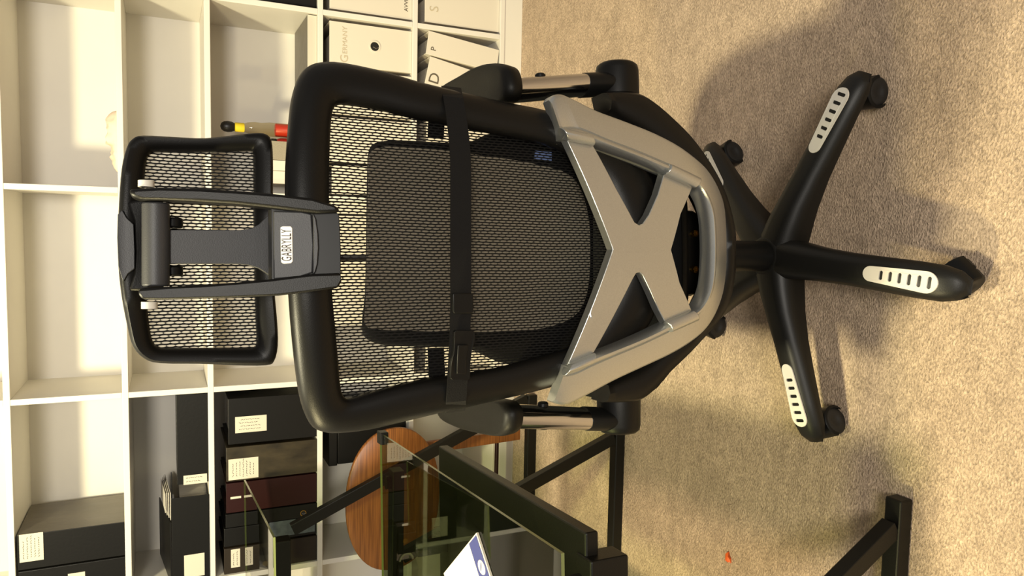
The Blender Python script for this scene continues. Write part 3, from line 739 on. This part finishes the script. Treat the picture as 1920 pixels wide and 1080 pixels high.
arm(1, ((1157, 212), (1157, 121)), ((1140, 158), (948, 172)), ((1013, 146),),
    [(950, 150), (944, 128), (932, 119), (912, 118), (885, 127), (857, 143), (825, 162), (812, 178), (816, 195), (835, 205), (880, 200), (926, 194), (942, 187), (950, 170)], (1090, 160))
arm(-1, ((1160, 712), (1160, 809)), ((1150, 786), (950, 780)), ((1018, 761), (1020, 797)),
    [(952, 789), (947, 808), (933, 818), (918, 818), (889, 812), (859, 804), (827, 789), (816, 773), (818, 755), (835, 745), (880, 745), (926, 750), (941, 756), (951, 770)], (1095, 785))

# headrest
hp = [((221, 447), (272, 440)), ((223, 382), (271, 380)), ((228, 317), (271, 330)), ((237, 278), (275, 300)), ((248, 261), (281, 288)), ((268, 255), (292, 284)), ((330, 258), (335, 284)), ((383, 260), (385, 284)), ((439, 254), (435, 283)),
      ((478, 250), (465, 282)), ((498, 252), (473, 283)), ((509, 264), (475, 290)), ((512, 300), (476, 310)), ((512, 360), (476, 360)), ((513, 440), (477, 440)), ((514, 520), (478, 520)), ((516, 560), (479, 570)), ((520, 605), (481, 615)), ((521, 648), (482, 640)),
      ((514, 677), (479, 650)), ((498, 685), (470, 653)), ((439, 685), (435, 653)), ((374, 682), (374, 653)), ((300, 681), (312, 653)), ((270, 672), (297, 650)), ((249, 649), (286, 640)), ((239, 613), (280, 612)), ((228, 556), (275, 560)), ((222, 500), (273, 500))]
hprof = [(0.0, 0.016), (0.0, 0.0), (0.06, -0.008), (0.2, -0.012), (0.5, -0.011), (0.85, -0.006), (1.0, 0.0), (1.0, 0.01), (0.6, 0.018), (0.2, 0.02)]
hm, hin, hout = pair_ring(hp, S_head, hprof, 3)
hf = obj('headrest_frame', hm, M['plastic'], ch, ang=60)
obj('headrest_mesh', mesh_panel(hin, S_head, 1.05, 0.004, 10), M['head_mesh'], hf, uv=uvf)
def plate(name, pts, fn, t0, t1, m, parent, bevel=0.003, smooth_k=0, holes=()):
    pts = [(p[0], p[1]) for p in (spline([(a, b, 0) for a, b in pts], smooth_k) if smooth_k else pts)]
    l2 = [cs(a, b, fn) for a, b in pts]
    return obj(name, MB().prism([(p.x, p.z) for p in l2], [], lambda x, z, t: cw(x, fn(x, z) + t, z), t0, t1), m, parent, bevel=bevel)
S_h0 = lambda x, z: S_head(x, z) - 0.004
plate('top_panel', [(222, 404), (230, 396), (238, 410), (251, 422), (253, 470), (253, 504), (240, 514), (232, 528), (223, 500), (221, 447)], S_h0, -0.012, 0.0, M['grey_plastic'], hf, 0.002)
plate('top_rail', [(238, 380), (274, 372), (306, 374), (308, 540), (270, 546), (240, 545), (252, 506), (254, 470), (252, 420)], S_h0, -0.009, 0.004, M['plastic'], hf, 0.003)
stem_fn = lambda x, z: S_head(x, z) - 0.016
plate('stem', [(311, 432), (450, 432), (470, 429), (485, 421), (497, 409), (507, 400), (509, 460), (509, 521), (498, 512), (484, 503), (464, 497), (445, 495), (311, 495)], stem_fn, -0.006, 0.006, M['grey_plastic'], hf, 0.002)
cyb = S_arm(0, 1.17)
ba, bb = cs(292, 378, S_arm), cs(292, 537, S_arm)
obj('pivot_bar', MB().tube([cw(ba.x, ba.y + .012, ba.z), cw(bb.x, bb.y + .012, bb.z)], 0.0135, 24), M['grey_plastic'], hf, bevel=0.002)
for yy in (414, 507):
    ra, rb_ = cs(323, yy - 10, S_arm), cs(323, yy + 10, S_arm)
    obj('roller', MB().tube([cw(ra.x, ra.y + .03, ra.z), cw(rb_.x, rb_.y + .03, rb_.z)], 0.011, 16), M['plastic2'], hf, bevel=0.002)
for (a, b, c_) in ((274, 338, 350), (280, 566, 579)):
    ra, rb_ = cs(a, b, S_arm), cs(a, c_, S_arm)
    obj('pivot_pin', MB().tube([cw(ra.x, ra.y + .004, ra.z), cw(rb_.x, rb_.y + .004, rb_.z)], 0.0078, 14), M['insert'], hf, label='light grey pin end')
# headrest carrier: two arms and a lower block
car = plate('headrest_arm', [(243, 357), (300, 354), (374, 356), (440, 360), (505, 365), (579, 374), (629, 389), (634, 400), (590, 402), (505, 392), (440, 385), (374, 381), (300, 377), (262, 376), (246, 370)], S_arm, -0.014, 0.012, M['plastic'], ch, 0.006)
plate('headrest_arm', [(262, 541), (300, 538), (374, 535), (440, 530), (505, 524), (583, 514), (634, 512), (636, 528), (629, 540), (579, 547), (522, 554), (440, 558), (374, 560), (300, 562), (268, 561), (260, 552)], S_arm, -0.014, 0.012, M['plastic'], ch, 0.006)
blk = plate('headrest_mount', [(507, 380), (570, 384), (622, 392), (634, 404), (637, 465), (637, 525), (626, 534), (570, 540), (508, 538)], lambda x, z: S_arm(x, z) + 0.004, -0.006, 0.022, M['plastic2'], ch, 0.003)
plate('mount_panel', [(511, 396), (560, 397), (582, 402), (586, 460), (584, 512), (560, 520), (512, 524)], lambda x, z: S_arm(x, z) + 0.002, -0.008, 0.0, M['grey_plastic'], blk, 0.003)
plate('mount_ridge', [(584, 401), (589, 412), (593, 440), (594, 465), (592, 495), (588, 510), (584, 515), (585, 460)], lambda x, z: S_arm(x, z) + 0.002, -0.010, 0.0, M['grey_plastic'], blk, 0.0015)
S_pl = lambda x, z: S_arm(x, z) - 0.0065
npl = plate('name_plate', [(526, 426), (530, 424), (545, 424), (548, 428), (549, 490), (546, 494), (531, 495), (527, 492)], S_pl, -0.0015, 0.001, M['plate'], blk, 0.0008)
pc = cs(537.5, 460, S_pl); NPW = abs(cs(537, 425, S_pl).x - cs(537, 494, S_pl).x)
obj('lettering', text_mesh('GABRYLLY', 0.0145, lambda c: cw(pc.x + c.x, S_pl(0, pc.z + c.y) - 0.0019 - c.z, pc.z + c.y), 0.0004, 1.05, NPW * 0.86), M['ink'], npl, smooth=False)

# ------------------------------------------------------------------ lumbar cushion strapped to the chair
S_cu = lambda x, z: S_back(x, z) + 0.030
cu = thing('lumbar_cushion', 'dark lumbar cushion strapped to the chair back, seen through the mesh', 'cushion', cw(0, -0.12, 0.75))
cup = [(690, 275), (686, 330), (685, 400), (684, 470), (682, 550), (676, 615), (686, 638), (715, 649), (760, 652), (830, 653), (880, 656), (940, 682), (1010, 690), (1075, 660), (1112, 600), (1118, 468), (1112, 330), (1080, 262), (1000, 240), (925, 244), (880, 262), (830, 262), (760, 258), (712, 260)]
cl2 = spline([(a, b, 0) for a, b in cup], 3); cll = [cs(p.x, p.y, S_cu) for p in cl2]
cc_ = sum(cll, Vector()) / len(cll)
rg = []
for s_, dy in ((.55, 0.0), (.90, 0.0), (.955, 0.004), (1.0, 0.018), (1.01, 0.04), (1.0, 0.07), (.94, 0.088), (.8, 0.096), (.4, 0.10)):
    rg.append([cw(cc_.x + (p.x - cc_.x) * s_, S_cu(cc_.x + (p.x - cc_.x) * s_, cc_.z + (p.z - cc_.z) * s_) + dy, cc_.z + (p.z - cc_.z) * s_ - dy * 0.32) for p in cll])
obj('cushion_body', MB().rings(rg), M['fabric'], cu, ang=60)
rp = [(691, 290), (688, 340), (686, 470), (684, 560), (682, 606), (700, 616), (760, 620), (900, 622), (1000, 618), (1070, 596), (1098, 550), (1104, 468), (1098, 392), (1070, 332), (1000, 308), (900, 292), (800, 279), (720, 276)]
rl = [cs(p.x, p.y, S_cu) for p in spline([(a, b, 0) for a, b in rp], 3)]
mbp = mesh_panel(rl, S_cu, 1.0, -0.004, 6)
obj('back_panel', mbp, M['cush'], cu, label='grey mesh back panel')
tg = [cs(a, b, S_cu) for a, b in ((1000, 284), (1030, 287), (1030, 303), (998, 300))]
obj('care_tag', MB().prism([(p.x, p.z) for p in tg], [], lambda x, z, t: cw(x, S_cu(x, z) + t, z), -0.007, -0.005), M['tag_blue'], cu, smooth=False, label='blue and white care tag')
def ribbon(pts, fn_off, m, parent, name, width=0.0265, th=0.0018):
    """pts: list of (px,py,dy) for the ribbon's centre line on S_back + dy"""
    P = [cs(a, b, lambda x, z, d=d: S_back(x, z) + d) for a, b, d in pts]
    rg = []
    for p in P:
        rg.append([cw(p.x, p.y + o, p.z + h_) for o, h_ in ((-th / 2, -width / 2), (-th / 2, width / 2), (th / 2, width / 2), (th / 2, -width / 2))])
    return obj(name, MB().rings(rg), m, parent, smooth=False)
stp = []
for k in range(33):
    t = k / 32; py = 163 + (772 - 163) * t
    px = 846 + 18 * math.sin(min(1, max(0, (py - 163) / 160)) * math.pi / 2) - 10 * max(0, (py - 560) / 210) ** 1.5
    onf = (py < 232 or py > 706)
    if py < 170 or py > 766: dy = 0.0
    elif onf: dy = -0.0275
    else: dy = -0.0265 + 0.0 * t
    stp.append((px, py, dy))
strap = ribbon(stp, None, M['webbing'], cu, 'strap')
for ys in ((258, 236, 196), (652, 680, 712)):
    ribbon([(817, ys[0], .045), (818, ys[1], .030), (820, ys[2], .016)], None, M['webbing'], cu, 'strap', 0.022)
S_bk = lambda x, z: S_back(x, z) - 0.030
sl_ = plate('strap_slider', [(846, 551), (849, 549), (882, 550), (885, 553), (885, 585), (882, 588), (850, 588), (847, 585)], S_bk, -0.005, 0.001, M['plastic2'], strap, 0.0015)
bk = plate('buckle', [(849, 622), (852, 619), (884, 620), (887, 624), (887, 640), (882, 655), (879, 675), (878, 708), (874, 712), (846, 712), (842, 708), (843, 680), (848, 662), (849, 645)], S_bk, -0.006, 0.001, M['plastic2'], strap, 0.002)
plate('buckle_tab', [(854, 646), (874, 646), (870, 672), (870, 700), (852, 700), (853, 672)], S_bk, -0.0085, -0.006, M['plastic'], bk, 0.001)

# ------------------------------------------------------------------ glass desk on the left
ZG = 0.690
def dz(px, py, z): return at_z(px, py, z)
g_far, g_near = dz(712, 812, ZG), dz(1052, 1038, ZG)
dv = (g_far - g_near); dv.z = 0; dv.normalize(); dn = Vector((-dv.y, dv.x, 0))  # dn points left (away from the chair)
if dn.x > 0: dn = -dn
DW = 0.62
desk = thing('glass_desk', 'glass topped desk on black metal legs left of the office chair', 'desk', Vector((g_near.x - .3, (g_far.y + g_near.y) / 2, 0)))
def slab(corner, u, lu, v, lv, z0, z1):
    c = [corner, corner + u * lu, corner + u * lu + v * lv, corner + v * lv]
    mb = MB(); mb.rings([[Vector((p.x, p.y, z0)) for p in c], [Vector((p.x, p.y, z1)) for p in c]]); return mb
Lg = Vector((g_far.x - g_near.x, g_far.y - g_near.y, 0)).length
def glass_slab(name, corner, u, lu, v, lv, z1, th, parent):
    o = obj(name, slab(corner, u, lu, v, lv, z1 - th, z1), [M['glass'], M['green_edge']], parent, smooth=False)
    for p in o.data.polygons:
        if abs(p.normal.z) < 0.5: p.material_index = 1
    return o
glass_slab('glass_top', g_near, dv, Lg, dn, DW, ZG, 0.005, desk)
# leg frames: foot bar, leaning leg, top bar under the glass
def leg_frame(foot_px, diag, w_=0.032, ext=DW):
    f = at_z(foot_px[0], foot_px[1], 0.03); Yp = f.y
    fb_ = obj('foot_bar', MB().bar(Vector((f.x, Yp, 0.0155)), Vector((f.x - ext, Yp, 0.0155)), w_, 0.030), M['metal_black'], desk, bevel=0.003, smooth=False)
    return f
def diag_bar(name, a, b, Yp, parent, w_=0.042, hgt=0.03):
    p, q = at_y(a[0], a[1], Yp), at_y(b[0], b[1], Yp)
    return obj(name, MB().bar(p, q, hgt, w_, (0, 0.001, 1)), M['metal_black'], parent, bevel=0.002, smooth=False)
f1_ = leg_frame((1675, 935), None)
f2_ = leg_frame((1150, 812), None)
def lean(f, slope, ztop, x_in, parent, Yp):
    a = Vector((f.x - x_in, Yp, 0.0305)); b = Vector((f.x - x_in - (ztop - .0305) * slope, Yp, ztop))
    obj('leaning_leg', MB().bar(a, b, 0.026, 0.032, (1, 0, 0.3)), M['metal_black'], parent, bevel=0.002, smooth=False)
    return b
pa, pb = at_y(1650, 990, f1_.y), at_y(1562, 1078, f1_.y)
s1 = abs((pb.x - pa.x) / (pb.z - pa.z))
pa, pb = at_y(1140, 818, f2_.y), at_y(972, 912, f2_.y)
s2 = abs((pb.x - pa.x) / (pb.z - pa.z))
l1 = lean(f1_, s1, ZG - .05, 0.05, desk, f1_.y)
l2 = lean(f2_, s2, ZG - .05, 0.012, desk, f2_.y)
for f, l in ((f1_, l1), (f2_, l2)):
    obj('top_bar', MB().box((f.x - DW, f.y - .02, ZG - .05), (f.x - .03, f.y + .02, ZG - .0205)), M['metal_black'], desk, bevel=0.002, smooth=False)
    obj('rear_post', MB().box((f.x - DW - .0405, f.y - .02, 0.0), (f.x - DW - .0005, f.y + .02, ZG - .0205)), M['metal_black'], desk, bevel=0.002, smooth=False)
for yq in (f1_.y, f2_.y):
    for xq in (-0.12, -0.5):
        c = g_near + dn * (-xq) + dv * ((yq - g_near.y) / dv.y)
        obj('glass_pad', MB().rings([[Vector((c.x + .016 * math.cos(a), yq + .016 * math.sin(a), z)) for a in [2 * math.pi * k / 20 for k in range(20)]] for z in (ZG - .0203, ZG - .0085)]), M['plastic2'], desk)
obj('stretcher_bar', MB().box((f1_.x - DW - .038, f1_.y + .02, 0.30), (f1_.x - DW - .003, f2_.y - .02, 0.345)), M['metal_black'], desk, bevel=0.002, smooth=False)
# keyboard tray under the glass, sticking out towards the chair
ZTR = 0.612
k_far, k_near = dz(822, 836, ZTR), dz(1098, 1000, ZTR)
kd = (k_far - k_near); kd.z = 0; kl = kd.length; kd.normalize(); kn = Vector((-kd.y, kd.x, 0))
if kn.x > 0: kn = -kn
obj('keyboard_tray', slab(k_near, kd, kl, kn, 0.30, ZTR - .022, ZTR), M['metal_black'], desk, bevel=0.003, smooth=False)
for t in (0.06, kl - 0.06):
    obj('tray_hanger', slab(k_near + kd * t + kn * .2, kd, .03, kn, .02, ZTR + .0004, ZG - .0085), M['metal_black'], desk, bevel=0.002, smooth=False)
kc = dz(1108, 1054, ZTR + .004)
obj('corner_bracket', slab(kc, kd, .045, kn, .12, ZTR - .06, ZTR + .004), M['metal_black'], desk, bevel=0.003, smooth=False)
obj('corner_clip', slab(g_far - dv * .03 + dn * -.006, dv, .036, dn, .03, ZG - .014, ZG + .006), M['plastic2'], desk, bevel=0.002, smooth=False)

# brochure on the glass
A_ = dz(898, 998, ZG); B_ = dz(833, 1078, ZG); D_ = dz(926, 1084, ZG)
e1 = (B_ - A_); e1.z = 0; e1.normalize(); e2 = (D_ - A_); e2.z = 0; e2.normalize()
br = thing('brochure', 'white folded brochure with a blue band and emblem, lying on the glass desk', 'brochure', Vector((A_.x, A_.y, ZG)))
def bq(a0, a1, b0, b1, z0, z1):
    c = [A_ + e1 * a + e2 * b for a, b in ((a0, b0), (a1, b0), (a1, b1), (a0, b1))]
    return MB().rings([[Vector((p.x, p.y, z0)) for p in c], [Vector((p.x, p.y, z1)) for p in c]])
WB, HB = 0.21, 0.24
obj('paper_sheet', bq(0, WB, 0, HB, ZG + .0008, ZG + .0045), M['paper'], br, smooth=False)
obj('blue_band', bq(0.004, 0.045, 0.003, HB, ZG + .0046, ZG + .0052), M['blue'], br, smooth=False)
ec = A_ + e1 * .022 + e2 * .055
obj('emblem', MB().rings([[Vector((ec.x + .011 * math.cos(a), ec.y + .016 * math.sin(a), z)) for a in [2 * math.pi * k / 20 for k in range(20)]] for z in (ZG + .0053, ZG + .0057)]), M['paper'], br)
obj('emblem_stroke', MB().rings([[Vector((ec.x + .008 * math.cos(a), ec.y + .002 + .002 * math.sin(a), z)) for a in [2 * math.pi * k / 12 for k in range(12)]] for z in (ZG + .0058, ZG + .006)]), M['blue'], br)
lc = A_ + e1 * .075 + e2 * .085
lg_ = MB()
for (ox, oy, rx, ry) in ((0, 0, .006, .02), (.002, .03, .0045, .007)):
    pts = [Vector((lc.x + ox + rx * math.cos(a), lc.y - oy * -1 + ry * math.sin(a), 0)) for a in [2 * math.pi * k / 18 for k in range(18)]]
    lg_.rings([[Vector((p.x, p.y, ZG + .0047)) for p in pts], [Vector((p.x, p.y, ZG + .0052)) for p in pts]])
obj('logo', lg_, M['ink'], br)
obj('grey_stripe', bq(0.105, 0.113, 0.05, HB * .9, ZG + .0047, ZG + .0051), M['grey_plastic'], br, smooth=False)

# ------------------------------------------------------------------ second, taller glass table by the bookcase
F3 = at_z(990, 740, 0.03); Y3 = F3.y
td = thing('glass_table', 'taller glass table on a black leaning leg frame close to the left shelves', 'table', Vector((F3.x - .4, Y3 - .2, 0)))
obj('foot_bar', MB().bar(Vector((F3.x, Y3, .0175)), Vector((F3.x - .75, Y3, .0175)), .028, .034), M['metal_black'], td, bevel=.003, smooth=False)
a, b = at_y(985, 748, Y3), at_y(548, 992, Y3)
obj('leaning_leg', MB().bar(Vector((a.x, a.y, .035)), b, .026, .036, (1, 0, .3)), M['metal_black'], td, bevel=.002, smooth=False)
e = at_y(527, 1010, Y3)
obj('top_bar', MB().box((e.x - .45, Y3 - .025, e.z - .026), (e.x, Y3 + .025, e.z + .026)), M['metal_black'], td, bevel=.003, smooth=False)
obj('rear_post', MB().box((F3.x - .795, Y3 - .02, 0), (F3.x - .7505, Y3 + .02, e.z - .0265)), M['metal_black'], td, bevel=.003, smooth=False)
ZU = 0.952
u_far, u_near = dz(457, 900, ZU), dz(512, 1008, ZU)
ud = (u_far - u_near); ud.z = 0; ud.normalize(); un = Vector((-ud.y, ud.x, 0))
if un.x > 0: un = -un
fw = min(2.42, u_far.y)
glass_slab('glass_top', u_near + ud * 0.0, ud, (fw - u_near.y) / ud.y, un, 0.45, ZU, .005, td)
bl = at_y(484, 1026, Y3 - .0)
obj('glass_riser', MB().box((e.x - .10, Y3 - .03, e.z + .0265), (e.x - .03, Y3 + .03, ZU - .0085)), M['metal_black'], td, bevel=.004, smooth=False)
obj('riser_screw', MB().rings([[Vector((e.x - .055 + .008 * math.cos(t), y_, e.z + .05 + .008 * math.sin(t))) for t in [2 * math.pi * k / 16 for k in range(16)]] for y_ in (Y3 - .0305, Y3 - .034)]), M['gold'], td)
mgc = Vector((e.x - .163, Y3 - .005, e.z + .0265))
mg = thing('mug', 'black and white mug on the black bar at the left picture edge', 'mug', mgc)
prm = [(.026, .0003), (.030, .004), (.032, .066), (.030, .068), (.028, .066), (.026, .01)]
obj('mug_body', MB().rings([[Vector((mgc.x + r * math.cos(t), mgc.y + r * math.sin(t), mgc.z + z)) for t in [2 * math.pi * k / 24 for k in range(24)]] for r, z in prm]), M['cap_black'], mg)
obj('mug_handle', MB().tube([Vector((mgc.x + .030 + .022 * math.sin(t), mgc.y, mgc.z + .036 + .022 * math.cos(t))) for t in [math.pi * k / 10 for k in range(11)]], .004, 10), M['paper'], mg, label='white handle')

# ------------------------------------------------------------------ folded wooden tray table
YT = 2.375
tt = thing('tray_table', 'folded wooden tray table with an oval top standing against the bookcase', 'table', Vector((at_y(900, 900, YT).x, YT, 0)))
oc = at_y(738, 935, YT); ax_, az_ = (at_y(738, 802, YT).x - oc.x), abs(at_y(647, 935, YT).z - oc.z)
tilt = lambda z: (z - oc.z) * -0.05
def ov2(s_, y): return [Vector((oc.x + ax_ * s_ * math.copysign(abs(math.cos(t)) ** .92, math.cos(t)), YT + y + tilt(oc.z + az_ * s_ * math.sin(t)), oc.z + az_ * s_ * math.copysign(abs(math.sin(t)) ** .92, math.sin(t)))) for t in [2 * math.pi * k / 56 for k in range(56)]]
obj('oval_top', MB().rings([ov2(.985, -.009), ov2(1, -.006), ov2(1, .006), ov2(.985, .009)]), M['wood'], tt, ang=50)
pA, pB = at_y(826, 835, YT + .03), at_y(975, 813, YT + .03)
xleg = lambda z: pB.x + (pA.x - pB.x) * (z - pB.z) / (pA.z - pB.z)
zhi = oc.z + az_ * .5
obj('tray_leg', MB().bar(Vector((xleg(0) , YT + .03, 0.0)), Vector((xleg(zhi), YT + .03, zhi)), .02, .040, (1, 0, 0)), M['wood'], tt, bevel=.002, smooth=False)
obj('tray_leg', MB().bar(Vector((2 * oc.x - xleg(0), YT + .03, 0.0)), Vector((2 * oc.x - xleg(zhi), YT + .03, zhi)), .02, .040, (1, 0, 0)), M['wood'], tt, bevel=.002, smooth=False)
zs = at_y(931, 860, YT + .03).z
obj('stretcher_rod', MB().tube([Vector((xleg(zs) - .018, YT + .03, zs)), Vector((2 * oc.x - xleg(zs) + .018, YT + .03, zs))], .0075, 12), M['binder_maroon'], tt)

# ------------------------------------------------------------------ scrap on the carpet
sp0 = at_z(1365, 1047, 0.003)
sm = MB(); q = []
for k in range(9):
    t = 2 * math.pi * k / 9; r = 0.011 + .004 * math.sin(3 * t + 1)
    q.append((sp0.x + r * 1.1 * math.cos(t), sp0.y + r * .7 * math.sin(t)))
sm.rings([[Vector((x, y, .0005)) for x, y in q], [Vector((x, y, .003 + .004 * math.sin(i))) for i, (x, y) in enumerate(q)], [Vector((sp0.x + (x - sp0.x) * .3, sp0.y + (y - sp0.y) * .3, .008)) for x, y in q]])
tag(obj('orange_scrap', sm, M['orange'], origin=(sp0.x, sp0.y, 0)), 'tiny orange scrap lying on the beige carpet', 'scrap')
